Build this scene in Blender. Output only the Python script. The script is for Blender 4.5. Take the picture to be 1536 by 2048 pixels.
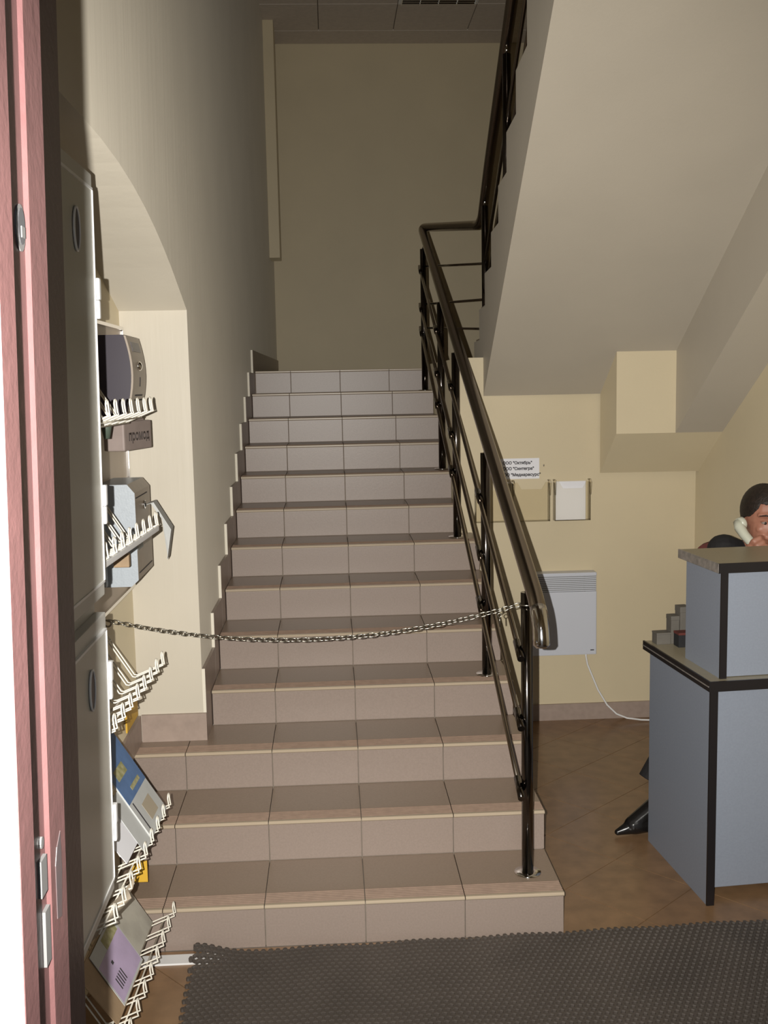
import bpy, bmesh, math, random
from mathutils import Vector, Matrix
random.seed(4)
S = bpy.context.scene
COL = S.collection
for o in list(bpy.data.objects): bpy.data.objects.remove(o)

# ------------------------------------------------------------------ camera
F, PITCH, YAW, ROLL = 2115.3, -0.1201, 0.0492, -0.0200
CAM = Vector((-0.069, -3.0353, 1.6822))
fwd = Vector((math.sin(YAW)*math.cos(PITCH), math.cos(YAW)*math.cos(PITCH), math.sin(PITCH)))
rt0 = Vector((math.cos(YAW), -math.sin(YAW), 0)); up0 = rt0.cross(fwd)
rt = math.cos(ROLL)*rt0 + math.sin(ROLL)*up0
up = -math.sin(ROLL)*rt0 + math.cos(ROLL)*up0
cd = bpy.data.cameras.new('camera'); cam = bpy.data.objects.new('camera', cd); COL.objects.link(cam)
cd.sensor_fit = 'VERTICAL'; cd.sensor_height = 24.0; cd.lens = 24.0*F/2048; cd.clip_start = .02; cd.clip_end = 200
M3 = Matrix((rt, up, -fwd)).transposed()
cam.matrix_world = Matrix.Translation(CAM) @ M3.to_4x4()
S.camera = cam

# ------------------------------------------------------------------ world (overcast daylight outside) and exposure
w = bpy.data.worlds.new('overcast'); S.world = w; w.use_nodes = True
bgn = w.node_tree.nodes['Background']; bgn.inputs[0].default_value = (.86, .93, 1, 1); bgn.inputs[1].default_value = .8
S.view_settings.view_transform = 'Standard'; S.view_settings.look = 'None'
S.view_settings.exposure = 0.0; S.view_settings.gamma = 1; S.view_settings.use_curve_mapping = False

# ------------------------------------------------------------------ the photographer's flash, beside the lens
ld = bpy.data.lights.new('camera_flash', 'SPOT'); lo = bpy.data.objects.new('camera_flash', ld); COL.objects.link(lo)
ld.energy = 600; ld.color = (1, .965, .90); ld.spot_size = math.radians(90); ld.spot_blend = 1.0; ld.shadow_soft_size = .004
lo.matrix_world = Matrix.Translation(CAM - rt*.050 + up*.008 + fwd*.02) @ M3.to_4x4()

# ------------------------------------------------------------------ materials
MATS = {}
def mat(name, col, rough=.5, metal=0.0, drough=0.0, noise=0.0, nscale=8.0, bump=0.0, bscale=60.0, spec=.5, col2=None, coat=0.0, stretch=None):
    if name in MATS: return MATS[name]
    m = bpy.data.materials.new(name); m.use_nodes = True; nt = m.node_tree; b = nt.nodes['Principled BSDF']
    b.inputs['Base Color'].default_value = (*col, 1); b.inputs['Roughness'].default_value = rough
    b.inputs['Metallic'].default_value = metal; b.inputs['Specular IOR Level'].default_value = spec
    b.inputs['Coat Weight'].default_value = coat
    if 'Diffuse Roughness' in b.inputs: b.inputs['Diffuse Roughness'].default_value = drough
    if noise or col2 or bump:
        tc = nt.nodes.new('ShaderNodeTexCoord')
    if noise or col2:
        n = nt.nodes.new('ShaderNodeTexNoise'); n.inputs['Scale'].default_value = nscale; n.inputs['Detail'].default_value = 6
        nt.links.new(tc.outputs['Object'], n.inputs['Vector'])
        r = nt.nodes.new('ShaderNodeValToRGB'); e = r.color_ramp.elements
        c2 = col2 or tuple(c*(1-noise) for c in col); c1 = col if col2 else tuple(min(1, c*(1+noise*.5)) for c in col)
        e[0].position = .32; e[1].position = .68; e[0].color = (*c2, 1); e[1].color = (*c1, 1)
        nt.links.new(n.outputs['Fac'], r.inputs['Fac']); nt.links.new(r.outputs['Color'], b.inputs['Base Color'])
    if bump:
        n2 = nt.nodes.new('ShaderNodeTexNoise'); n2.inputs['Scale'].default_value = bscale; n2.inputs['Detail'].default_value = 4
        if stretch:
            mp = nt.nodes.new('ShaderNodeMapping'); mp.inputs['Scale'].default_value = stretch
            nt.links.new(tc.outputs['Object'], mp.inputs['Vector']); nt.links.new(mp.outputs[0], n2.inputs['Vector'])
        else: nt.links.new(tc.outputs['Object'], n2.inputs['Vector'])
        bp = nt.nodes.new('ShaderNodeBump'); bp.inputs['Strength'].default_value = bump; bp.inputs['Distance'].default_value = .004
        nt.links.new(n2.outputs['Fac'], bp.inputs['Height']); nt.links.new(bp.outputs['Normal'], b.inputs['Normal'])
    MATS[name] = m; return m
CREAM = mat('cream_wall_paint', (.64, .55, .375), .55, drough=.3, noise=.035, nscale=2.5, bump=.12, bscale=90)
WALLG = mat('greyish_cream_paint', (.60, .55, .455), .5, drough=.40, noise=.04, nscale=2.5, bump=.3, bscale=26, stretch=(1, 1, .05))
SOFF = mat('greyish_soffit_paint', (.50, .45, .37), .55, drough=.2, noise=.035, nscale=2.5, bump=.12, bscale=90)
CEILM = mat('mineral_ceiling_board', (.70, .62, .54), .9, noise=.06, nscale=30, bump=.4, bscale=160)
TILE = mat('beige_pink_ceramic_tile', (.295, .233, .197), .38, noise=.07, nscale=170, bump=.04, bscale=120)
TREAD = mat('brown_beige_tread_tile', (.285, .212, .156), .34, noise=.08, nscale=170, bump=.05, bscale=120)
GROOVE = mat('ribbed_nosing_band', (.275, .19, .14), .5, noise=.12, nscale=40)
NOSE = mat('light_tile_edge', (.46, .375, .275), .32)
TEDGE = mat('raw_tile_edge', (.74, .69, .58), .7)
GROUT = mat('dark_grout', (.24, .20, .16), .9, noise=.2, nscale=20)
FLOORT = mat('brown_floor_tile', (.255, .150, .078), .30, noise=.2, nscale=16, bump=.03, bscale=80)
BASEB = mat('skirting_tile', (.36, .28, .235), .4, noise=.1, nscale=30)
CHROME = mat('polished_dark_chrome', (.34, .29, .24), .24, 1.0, noise=.05, nscale=8)
POSTM = mat('black_chrome_post', (.13, .115, .105), .13, 1.0)
CHROMEB = mat('bright_chrome', (.72, .70, .68), .10, 1.0)
CHAINM = mat('zinc_plated_steel', (.36, .34, .29), .3, 1.0)
BROWN = mat('red_brown_metal_paint', (.078, .038, .038), .36, noise=.12, nscale=14, bump=.15, bscale=90)
WORN = mat('worn_metal_scratch', (.055, .036, .036), .5, 0, col2=(.04, .033, .036), nscale=60)
STEEL = mat('strike_plate_steel', (.13, .13, .13), .4, .5)
HOLE = mat('dark_hollow', (.012, .012, .014), .8)
EXTW = mat('white_exterior_render', (.82, .81, .79), .8, noise=.05, nscale=6, bump=.5, bscale=50)
LAM = mat('blue_grey_laminate', (.255, .285, .345), .42, noise=.05, nscale=160)
LAMTOP = mat('tan_worktop_laminate', (.36, .315, .22), .35, noise=.06, nscale=90)
BLACKE = mat('black_plastic_edging', (.012, .010, .011), .38)
ALU = mat('scuffed_aluminium_edging', (.46, .43, .40), .4, .6, noise=.3, nscale=50)
PVC = mat('white_pvc', (.80, .80, .80), .3)
PVCG = mat('pale_grey_pvc', (.55, .54, .50), .35)
GLASSD = mat('cabinet_panel', (.50, .49, .43), .3, noise=.03)
RUBBER = mat('black_brown_rubber', (.078, .064, .054), .62, noise=.18, nscale=4)
WIREW = mat('cream_coated_wire', (.80, .76, .66), .35)
HEATW = mat('white_enamel', (.60, .62, .68), .35)
DARKSLOT = mat('grille_shadow_steel', (.16, .16, .15), .6)
PAPER = mat('white_paper', (.80, .80, .84), .8)
PAPERG = mat('grey_paper', (.52, .53, .52), .7, noise=.05, nscale=20)
PBLUE = mat('blue_print', (.10, .19, .38), .5, noise=.15, nscale=25)
PLILAC = mat('lilac_print', (.50, .40, .58), .6, noise=.15, nscale=14)
POLIVE = mat('olive_print', (.27, .26, .10), .6, col2=(.45, .42, .25), nscale=60)
PTAN = mat('tan_print', (.42, .36, .27), .6)
CARD = mat('brown_card', (.36, .25, .15), .7, noise=.15, nscale=20)
YEL = mat('yellow_card', (.70, .42, .04), .6)
INK = mat('ink', (.05, .045, .05), .8)
BGREY = mat('blue_grey_steel_paint', (.40, .44, .48), .4, noise=.05, nscale=80, bump=.15, bscale=160)
TAUPE = mat('taupe_plastic_and_shaded_steel', (.34, .28, .22), .4, noise=.06, nscale=30)
NAVY = mat('dark_navy_plastic', (.030, .022, .035), .35)
MAUVE = mat('mauve_plaque', (.29, .235, .215), .45, noise=.08, nscale=20)
HAMMER = mat('hammered_grey_paint', (.46, .48, .49), .35, noise=.3, nscale=180, bump=.6, bscale=220)
SUIT = mat('black_suit_cloth', (.014, .013, .014), .85, noise=.2, nscale=60)
SKIN = mat('skin', (.37, .165, .108), .5, noise=.08, nscale=30)
HAIR = mat('dark_brown_hair', (.022, .014, .010), .55, noise=.5, nscale=90, bump=.6, bscale=220)
SHOE = mat('black_leather', (.010, .009, .009), .25)
PHONE = mat('pale_green_grey_plastic', (.56, .57, .47), .35)
MAROON = mat('maroon_upholstery', (.12, .026, .020), .8, noise=.2, nscale=40)
EYEW = mat('eye_white', (.30, .24, .21), .3); IRIS = mat('iris', (.03, .02, .015), .2)
LIP = mat('lip', (.40, .14, .11), .5)
MIRROR = mat('mirror_louvre', (.85, .85, .85), .06, 1.0)
TUBEM = mat('unlit_tube', (.7, .7, .68), .3)
BOXG = mat('grey_card_box', (.13, .118, .10), .7, noise=.1, nscale=30)
GREEND = mat('dark_green_plastic', (.07, .09, .07), .4)
def acrylic():
    m = bpy.data.materials.new('clear_acrylic'); m.use_nodes = True; nt = m.node_tree; nt.nodes.clear()
    out = nt.nodes.new('ShaderNodeOutputMaterial'); mx = nt.nodes.new('ShaderNodeMixShader')
    t = nt.nodes.new('ShaderNodeBsdfTransparent'); t.inputs[0].default_value = (.982, .972, .945, 1)
    g = nt.nodes.new('ShaderNodeBsdfGlossy'); g.inputs['Roughness'].default_value = .08; g.inputs[0].default_value = (.9, .9, .9, 1)
    lw = nt.nodes.new('ShaderNodeLayerWeight'); lw.inputs[0].default_value = .22
    nt.links.new(lw.outputs['Fresnel'], mx.inputs[0]); nt.links.new(t.outputs[0], mx.inputs[1]); nt.links.new(g.outputs[0], mx.inputs[2])
    nt.links.new(mx.outputs[0], out.inputs[0]); return m
ACRY = acrylic()

# ------------------------------------------------------------------ mesh helpers
class MB:
    def __init__(s): s.v = []; s.f = []; s.m = []; s.sm = []
    def add(s, vs, fs, mi=0, smooth=False):
        b = len(s.v); s.v += [tuple(v) for v in vs]
        for f in fs: s.f.append([i+b for i in f]); s.m.append(mi); s.sm.append(smooth)
        return s
    def box(s, x0, x1, y0, y1, z0, z1, mi=0):
        return s.add([(x, y, z) for z in (z0, z1) for y in (y0, y1) for x in (x0, x1)],
            [(0,2,3,1),(4,5,7,6),(0,1,5,4),(2,6,7,3),(0,4,6,2),(1,3,7,5)], mi)
    def bbox(s, x0, x1, y0, y1, z0, z1, bv=.003, mi=0):
        """box with chamfered edges"""
        bm = bmesh.new(); mt = Matrix.Translation(((x0+x1)/2, (y0+y1)/2, (z0+z1)/2)) @ Matrix.Diagonal((x1-x0, y1-y0, z1-z0, 1))
        bmesh.ops.create_cube(bm, size=1, matrix=mt)
        bv = min(bv, .45*min(x1-x0, y1-y0, z1-z0))
        bmesh.ops.bevel(bm, geom=bm.edges[:], offset=bv, segments=2, profile=.7, affect='EDGES')
        bm.verts.index_update(); s.add([v.co for v in bm.verts], [[v.index for v in f.verts] for f in bm.faces], mi); bm.free(); return s
    def prism(s, poly, axis, a, b, mi=0, capmi=None):
        """extrude a 2D polygon along an axis. poly in the remaining two axes order"""
        n = len(poly)
        def P(p, t):
            return {0:(t, p[0], p[1]), 1:(p[0], t, p[1]), 2:(p[0], p[1], t)}[axis]
        vs = [P(p, a) for p in poly]+[P(p, b) for p in poly]
        fs = [(i, (i+1) % n, n+(i+1) % n, n+i) for i in range(n)]
        ar = sum(poly[i][0]*poly[(i+1) % n][1]-poly[(i+1) % n][0]*poly[i][1] for i in range(n))
        caps = [list(range(n))[::-1], list(range(n, 2*n))]
        s.add(vs, fs+caps, mi); return s
    def tube(s, pts, r, seg=10, closed=False, caps=True, mi=0):
        pts = [Vector(p) for p in pts]; n = len(pts); rs = r if isinstance(r, (list, tuple)) else [r]*n
        T = []
        for i in range(n):
            if closed: t = pts[(i+1) % n]-pts[i-1]
            else: t = pts[min(i+1, n-1)]-pts[max(i-1, 0)]
            T.append(t.normalized())
        a = Vector((0, 0, 1)) if abs(T[0].z) < .9 else Vector((1, 0, 0))
        N = (a - T[0]*a.dot(T[0])).normalized(); vs = []
        for i in range(n):
            N = (N - T[i]*N.dot(T[i])).normalized(); B = T[i].cross(N)
            for k in range(seg):
                an = 2*math.pi*k/seg; vs.append(pts[i]+rs[i]*(math.cos(an)*N+math.sin(an)*B))
        fs = []
        for i in range(n if closed else n-1):
            j = (i+1) % n
            for k in range(seg):
                k2 = (k+1) % seg; fs.append((i*seg+k, i*seg+k2, j*seg+k2, j*seg+k))
        s.add(vs, fs, mi, True)
        if caps and not closed:
            b = len(s.v)-n*seg
            s.f.append([b+k for k in range(seg)][::-1]); s.m.append(mi); s.sm.append(False)
            s.f.append([b+(n-1)*seg+k for k in range(seg)]); s.m.append(mi); s.sm.append(False)
        return s
    def ell(s, c, R, seg=18, rings=12, ax=None, mi=0):
        """ellipsoid; ax = 3 axis vectors"""
        ax = ax or (Vector((1,0,0)), Vector((0,1,0)), Vector((0,0,1))); c = Vector(c); vs = [c+ax[2]*R[2]]
        for i in range(1, rings):
            th = math.pi*i/rings
            for k in range(seg):
                an = 2*math.pi*k/seg
                vs.append(c+ax[0]*R[0]*math.sin(th)*math.cos(an)+ax[1]*R[1]*math.sin(th)*math.sin(an)+ax[2]*R[2]*math.cos(th))
        vs.append(c-ax[2]*R[2]); L = len(vs)-1; fs = [(0, 1+k, 1+(k+1) % seg) for k in range(seg)]
        for i in range(rings-2):
            for k in range(seg):
                k2 = (k+1) % seg; a = 1+i*seg; b = a+seg; fs.append((a+k, b+k, b+k2, a+k2))
        a = 1+(rings-2)*seg; fs += [(L, a+(k+1) % seg, a+k) for k in range(seg)]
        return s.add(vs, fs, mi, True)
    def cap(s, a, b, ra, rb, seg=12):
        """tapered capsule, closed"""
        a = Vector(a); b = Vector(b); d = (b-a).normalized(); n = 4; P = []; R = []
        for i in range(n+1):
            th = math.pi/2*(1-i/n); P.append(a-d*ra*math.sin(th)); R.append(max(ra*math.cos(th), ra*.03))
        for i in range(n+1):
            th = math.pi/2*i/n; P.append(b+d*rb*math.sin(th)); R.append(max(rb*math.cos(th), rb*.03))
        return s.tube(P, R, seg)
    def mesh(s, name, mats):
        me = bpy.data.meshes.new(name); me.from_pydata(s.v, [], s.f)
        for m in (mats if isinstance(mats, (list, tuple)) else [mats]): me.materials.append(m)
        me.polygons.foreach_set('material_index', s.m); me.polygons.foreach_set('use_smooth', s.sm)
        bm = bmesh.new(); bm.from_mesh(me); bmesh.ops.recalc_face_normals(bm, faces=bm.faces); bm.to_mesh(me); bm.free()
        me.update(); return me
    def build(s, name, mats, parent=None):
        return link(name, s.mesh(name, mats), parent)
def link(name, me, parent=None, loc=None, rz=None):
    o = bpy.data.objects.new(name, me); COL.objects.link(o)
    if parent: o.parent = parent
    if loc is not None: o.location = loc
    if rz is not None: o.rotation_euler = (0, 0, rz)
    return o
def tag(o, label=None, cat=None, group=None, kind=None):
    if label: o['label'] = label
    if cat: o['category'] = cat
    if group: o['group'] = group
    if kind: o['kind'] = kind
    return o
def thing(name, label, cat, loc=(0, 0, 0), rz=0, group=None):
    o = bpy.data.objects.new(name, None); COL.objects.link(o); o.location = loc; o.rotation_euler = (0, 0, rz); o.empty_display_size = .05
    return tag(o, label, cat, group)
def struct(o): o['kind'] = 'structure'; return o
def arc(p, c, q, n=6):
    p, c, q = Vector(p), Vector(c), Vector(q)
    return [p*(1-t)**2+c*2*t*(1-t)+q*t*t for t in [i/n for i in range(n+1)]]
def text_mesh(txt, size, depth=.0004):
    cu = bpy.data.curves.new('t', 'FONT'); cu.body = txt; cu.size = 1; cu.extrude = 0; cu.fill_mode = 'NONE'; cu.bevel_depth = .040; cu.bevel_resolution = 0; cu.align_x = 'LEFT'; cu.resolution_u = 3
    to = bpy.data.objects.new('t', cu); COL.objects.link(to); dg = bpy.context.evaluated_depsgraph_get()
    me = bpy.data.meshes.new_from_object(to.evaluated_get(dg)); bpy.data.objects.remove(to); bpy.data.curves.remove(cu); me.transform(Matrix.Diagonal((size, size, size*.25, 1))); return me

# ------------------------------------------------------------------ dimensions found from the photograph
H, D, W3 = .1367, .2952, .303
XL, XN, XS = -.556, -.79, -.545         # left wall, niche wall, face of the skirting
YP = .728                                # pier front
YA = 2.045                               # wall under the landing
YB = 6.2                                 # far wall
ZC = 4.51
LAND = 13*H
YE = -1.87                               # inner face of the entrance wall
PHI = math.radians(2.5); DIR2 = Vector((math.sin(PHI), math.cos(PHI), 0)); NRM2 = Vector((math.cos(PHI), -math.sin(PHI), 0)); P02 = Vector((.671, YA, 0))
def f2(t, s, z): return P02 + NRM2*s - DIR2*t + Vector((0, 0, z))
SW = 1.041                               # width of the upper flight, to the right wall

# ------------------------------------------------------------------ floor with diagonal tiles
fl = struct(MB().box(-1.0, 2.2, -2.13, YB, -.06, -.008).build('floor', GROUT))
def clip(poly, x0, x1, y0, y1):
    for ax, val, sg in ((0, x0, 1), (0, x1, -1), (1, y0, 1), (1, y1, -1)):
        out = []
        for i in range(len(poly)):
            a, b = poly[i], poly[(i+1) % len(poly)]; da = sg*(a[ax]-val); db = sg*(b[ax]-val)
            if da >= 0: out.append(a)
            if (da > 0 and db < 0) or (da < 0 and db > 0):
                t = da/(da-db); out.append((a[0]+t*(b[0]-a[0]), a[1]+t*(b[1]-a[1])))
        poly = out
        if len(poly) < 3: return []
    return poly
ca, sa = math.cos(math.radians(42)), math.sin(math.radians(42)); PT = .302; g = .0015
for i in range(-12, 14):
    for j in range(-12, 14):
        q = [((i+a)*PT+da, (j+b)*PT+db) for a, b, da, db in ((0,0,g,g),(1,0,-g,g),(1,1,-g,-g),(0,1,g,-g))]
        q = [(.674+ca*x-sa*y, .278+sa*x+ca*y) for x, y in q]
        for rx in ((-.79, .608, -2.1, -.004), (.608, 1.80, -2.1, YA-.012)):
            c = clip(q, *rx)
            if len(c) >= 3:
                ar = abs(sum(c[k][0]*c[(k+1) % len(c)][1]-c[(k+1) % len(c)][0]*c[k][1] for k in range(len(c))))/2
                if ar > .0004: MB().prism(c, 2, -.008, 0).build('floor_tile', FLOORT, fl)

# ------------------------------------------------------------------ walls
arch = [(YP, 1.952), (.55, 2.012), (.40, 2.062), (.25, 2.105), (.10, 2.142), (-.05, 2.173), (-.22, 2.20), (-.40, 2.22), (-.60, 2.232), (-.80, 2.235), (-2.11, 2.235)]
poly = [(YB, 0), (YB, ZC), (-2.11, ZC)] + [(y, z) for y, z in reversed(arch)] + [(YP, 0)]
mb = MB().prism(poly, 0, XN, XL); WT = .0085
mb.v = [(x+(WT*(y-YP) if x > XN+.01 and y > YP else 0), y, z) for x, y, z in mb.v]
struct(mb.build('wall_left', WALLG))
struct(MB().box(-.95, XN, -2.11, YP+.4, 0, ZC).build('wall_niche', CREAM))
# plaster face on the pier end and lighter cream on the pier front
struct(MB().box(-.95, 2.1, YB, YB+.15, 0, ZC+.2).build('wall_back', CREAM))
a = f2(5.2, SW, 0); b = f2(-5.25, SW, 0)
mb = MB(); A_, B_ = Vector((a.x, a.y)), Vector((b.x, b.y)); off = NRM2.xy*.15
mb.prism([(A_.x, A_.y), (A_.x+off.x, A_.y+off.y), (B_.x+off.x, B_.y+off.y), (B_.x, B_.y)], 2, 0, ZC)
struct(mb.build('wall_right', CREAM))
# solid mass under the landing: its front is the cream wall with the heater
mb = MB(); xr1 = f2(0, SW, 0).x+.02; xr2 = f2(-5, SW, 0).x+.02
mb.prism([(.552, YA), (xr1, YA), (f2(-1.5, SW, 0).x, 3.545), (.552, 3.545)], 2, 0, 1.80)
struct(mb.build('wall_under_landing', CREAM))
mb = MB(); mb.prism([(XL, 3.545), (f2(-1.5, SW, 0).x, 3.545), (f2(-5.05, SW, 0).x, YB), (XL, YB)], 2, 1.2, LAND-.012)
struct(mb.build('floor_landing', GROUT))
# entrance wall with the doorway the photographer stands in
YO = -2.25
mb = MB().box(-1.0, -.40, YO, YE, 0, ZC); mb.box(.80, 1.9, YO, YE, 0, ZC); mb.box(-.40, .80, YO, YE, 2.25, ZC)
struct(mb.build('wall_entrance', CREAM))
mb = MB().box(-3.0, -.42, -2.425, YO, -.03, ZC).box(.84, 3.0, -2.425, YO, -.03, ZC).box(-.42, .84, -2.425, YO, 2.3, ZC)
struct(mb.build('wall_outside', EXTW))
struct(MB().box(-8, 8, -14, YE, -.09, -.03).build('ground_outside', mat('grey_paving', (.30, .29, .27), .9, noise=.2, nscale=5)))
# ceilings
ce = struct(MB().box(-.95, 2.1, YE-.14, YB, ZC+.012, ZC+.2).build('ceiling', GROUT))
pm = MB().bbox(-.297, .297, -.297, .297, ZC, ZC+.012, .004).mesh('ceiling_panel', CEILM)
for ix in range(-1, 4):
    for iy in range(0, 15):
        x = -.08+.6*ix+.3; y = 5.87-.3-.6*iy
        if ix == 3: continue
        if (ix, iy) == (1, 1): continue
        x0 = max(x-.297, XL+.002); x1 = min(x+.297, f2(2.0-y, SW, 0).x-.01); y1 = min(y+.297, YB-.002); y0 = max(y-.297, YE)
        if x1-x0 > .55 and y1-y0 > .55: link('ceiling_panel', pm, ce, (x, y, 0))
        elif x1-x0 > .03 and y1-y0 > .03: MB().bbox(x0, x1, y0, y1, ZC, ZC+.012, .004).build('ceiling_panel', CEILM, ce)
for iy in range(1):
    MB().bbox(XL+.002, 1.9, 5.872, YB-.002, ZC, ZC+.012, .003).build('ceiling_panel', CEILM, ce)
def lamp(y, lab):
    t = thing('ceiling_light', lab, 'ceiling light', (.82, y, ZC))
    MB().box(-.297, .297, -.297, .297, .03, .05).build('housing', PVCG, t)
    fr = MB()
    for x0, x1, y0, y1 in ((-.299, -.275, -.299, .299), (.275, .299, -.299, .299), (-.275, .275, -.299, -.275), (-.275, .275, .275, .299)): fr.box(x0, x1, y0, y1, -.004, .03)
    fr.build('frame', PVC, t)
    for k in range(4):
        x = -.206+.1375*k; MB().tube([(x, -.27, .016), (x, .27, .016)], .008, 8).build('fluorescent_tube', TUBEM, t)
    for k in range(5):
        x = -.275+.1375*k; MB().box(x-.002, x+.002, -.275, .275, -.02, .03).build('louvre_strip', MIRROR, t)
    vm = MB().prism([(-.012, .0), (.012, 0), (.002, -.024), (-.002, -.024)], 0, -.273, .273).mesh('louvre_vane', MIRROR)
    for k in range(14): link('louvre_vane', vm, t, (0, -.255+.039*k, .004))
lamp(5.87-.9, 'unlit mirror-louvre light set in the dark landing ceiling')
# ceiling of the entrance hall, where the upper flight arrives
struct(MB().box(.60, 1.60, YE, -.875, 3.18, 3.40).build('ceiling_hall', CREAM))

# ------------------------------------------------------------------ lower flight
st = thing('staircase', 'wide tiled staircase rising straight ahead between cream wall and metal railing', 'staircase')
RX = [.606]*7+[.546]*6
for k in range(1, 14):
    y0 = (k-1)*D; xl = XN if k <= 3 else XS+WT*(y0+D-YP); x1 = RX[k-1]
    yb = k*D if k < 13 else YB
    z0 = (k-1)*H
    y1 = 3.54 if k < 13 else 3.545
    MB().box(xl+.003, x1-.003, y0+.010, min(y1, y0+D+.02) if k < 13 else 3.6, max(0, z0-.06), k*H-.012).build('step_core', GROUT, st)
    xs = [-.606, -.303, 0, .303]; xs = [xl]+[x for x in xs if x > xl+.02]+[x1]
    for a, b in zip(xs[:-1], xs[1:]):
        gg = .0014; a2 = a+gg if a > xl else a+.001; b2 = b-gg if b < x1 else b
        if b2-a2 < .02: continue
        MB().bbox(a2, b2, y0, y0+.010, z0+(.001 if k > 1 else 0), k*H-.0125, .0015).build('riser_tile', TILE, st)
        # tread tile: plain field, grooved band, light rounded lip over the riser
        z = k*H; yf = y0-.012; yn = (k*D-.001) if k < 13 else 3.543+.295
        prof = [(yf+.004, z-.012), (yf, z-.008), (yf, z-.004), (yf+.004, z), (yf+.014, z)]
        for gk in range(6):
            gy = yf+.016+gk*.011; prof += [(gy, z), (gy+.003, z-.003), (gy+.006, z-.003), (gy+.009, z)]
        gy = yf+.016+6*.011; prof += [(gy, z), (yn, z), (yn, z-.012)]
        mb = MB(); n = len(prof); vs = [(a2, p[0], p[1]) for p in prof]+[(b2, p[0], p[1]) for p in prof]
        mb.v = vs
        for q in range(n):
            q2 = (q+1) % n; mb.f.append([q, q2, n+q2, n+q]); mb.sm.append(False)
            mb.m.append(1 if 4 < q < n-3 else (2 if q <= 3 else 0))
        mb.f += [list(range(n))[::-1], list(range(n, 2*n))]; mb.m += [0, 0]; mb.sm += [False, False]
        mb.build('tread_tile', [TREAD, GROOVE, NOSE], st)
# stepped skirting along the left wall; the camera sees the raw cut ends
for k in range(4, 14):
    ya = (k-1)*D-.13 if k > 4 else YP+.004; yb2 = k*D-.13 if k < 13 else YB-.01
    mb = MB().box(XL, XS, ya, yb2-.001, (k-1)*H-(.0 if k > 4 else -.001), k*H+.125); mb.m = [0, 0, 1, 0, 0, 0]
    mb.v = [(x+WT*(y-YP), y, z) for x, y, z in mb.v]
    o = mb.build('skirting_tile', [BASEB, TEDGE], st)
# baseboards
bb = struct(MB().box(XN+.012, XL+.012, YP-.012, YP, 3*H, 3*H+.100).build('baseboard_pier', BASEB))
struct(MB().box(XN, XN+.011, .30, YP-.013, 2*H+.137, 3*H+.10).build('baseboard_niche', BASEB))
mb = MB().box(.625, 1.70, YA-.012, YA, 0, .082)
struct(mb.build('baseboard_back', BASEB))
mb = MB(); p1 = f2(.02, SW-.012, 0); p2 = f2(4.1, SW-.012, 0); p3 = f2(4.1, SW, 0); p4 = f2(.02, SW, 0)
mb.prism([(p.x, p.y) for p in (p1, p2, p3, p4)], 2, 0, .082); struct(mb.build('baseboard_right', BASEB))

# ------------------------------------------------------------------ upper flight coming back over the desk
us = thing('upper_staircase', 'underside and grey side of the upper flight slanting over the desk', 'staircase')
def extr2(prof, s0, s1):
    n = len(prof); mb = MB(); vs = [f2(t, s0, z) for t, z in prof]+[f2(t, s1, z) for t, z in prof]
    mb.add(vs, [(i, (i+1) % n, n+(i+1) % n, n+i) for i in range(n)]+[list(range(n))[::-1], list(range(n, 2*n))]); return mb
NS = 12; TE = -.46+.28*NS
prof = []
for n in range(NS):
    t0 = -.46+.28*n; z = 1.89+.147*n; prof += [(t0, z-(.147 if n else .092)), (t0, z)]
prof += [(TE, 1.89+.147*(NS-1)), (TE, 1.617+.55*TE), (0.0, 1.617), (0.0, 1.799)]
extr2(prof, 0, SW).build('stair_slab', SOFF, us)
extr2([(0, 1.62), (0, 1.235), (.345, 1.44), (.345, 1.812)], .562, SW).build('beam_haunch', CREAM, us)
extr2([(.345, 1.81), (.345, 1.44), (TE, 1.44+.55*(TE-.345)), (TE, 1.617+.55*TE)], .829, SW).build('stringer_beam', SOFF, us)
for n in range(NS):
    t0 = -.46+.28*n; z = 1.89+.147*n
    extr2([(t0-.01, z), (t0-.01, z+.012), (t0+.279, z+.012), (t0+.279, z)], .012, SW-.002).build('tread_tile', TREAD, us)
# boxed-in strip high on the landing's left wall
tag(MB().bbox(XL+WT*4.6, XL+WT*4.6+.085, 5.60, 5.84, 2.70, ZC-.001, .004).build('wall_casing', CREAM), 'pale narrow boxed casing high on the left wall at the top landing', 'casing')

# ------------------------------------------------------------------ stair railing
ra = thing('stair_railing', 'dark chrome stair railing with round handrail, posts and three thin bars', 'railing')
XH, XPO, XB = .526, .520, .494
zr = lambda y: 1.038+.440*y
pts = [(XH, -.072, .925), (XH, -.068, .945)] + [tuple(p) for p in arc((XH, -.064, .96), (XH, -.050, 1.010), (XH, .04, zr(.04)), 8)]
pts += [(XH, y, zr(y)) for y in (.3, 1, 1.8, 2.6, 3.3)]
G0 = Vector((XH, 3.64, zr(3.64))); G1 = f2(-.60, .055, 2.505)
gd = (G1-G0).normalized()
pts += [tuple(p) for p in arc((XH, 3.54, zr(3.54)), G0, G0+gd*.09, 7)]
rd = (f2(.5, .055, 3.08)-f2(-.5, .055, 2.576)).normalized()
pts += [tuple(p) for p in arc(G1-gd*.09, G1, G1+rd*.10, 7)]
pts += [tuple(f2(t, .055, 2.527+.504*(t+.624)-.012)) for t in (-.2, .3, .8, 1.6, 2.6)]
MB().tube(pts, .0245, 18).build('handrail', CHROME, ra)
MB().tube([(XH, -.0735, .916), (XH, -.072, .925), (XH, -.068, .945)]+[tuple(p) for p in arc((XH, -.064, .96), (XH, -.050, 1.010), (XH, .04, zr(.04)), 8)][:6], [.018]+[.0253]*8, 18).build('end_cap', CHROMEB, ra)
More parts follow.
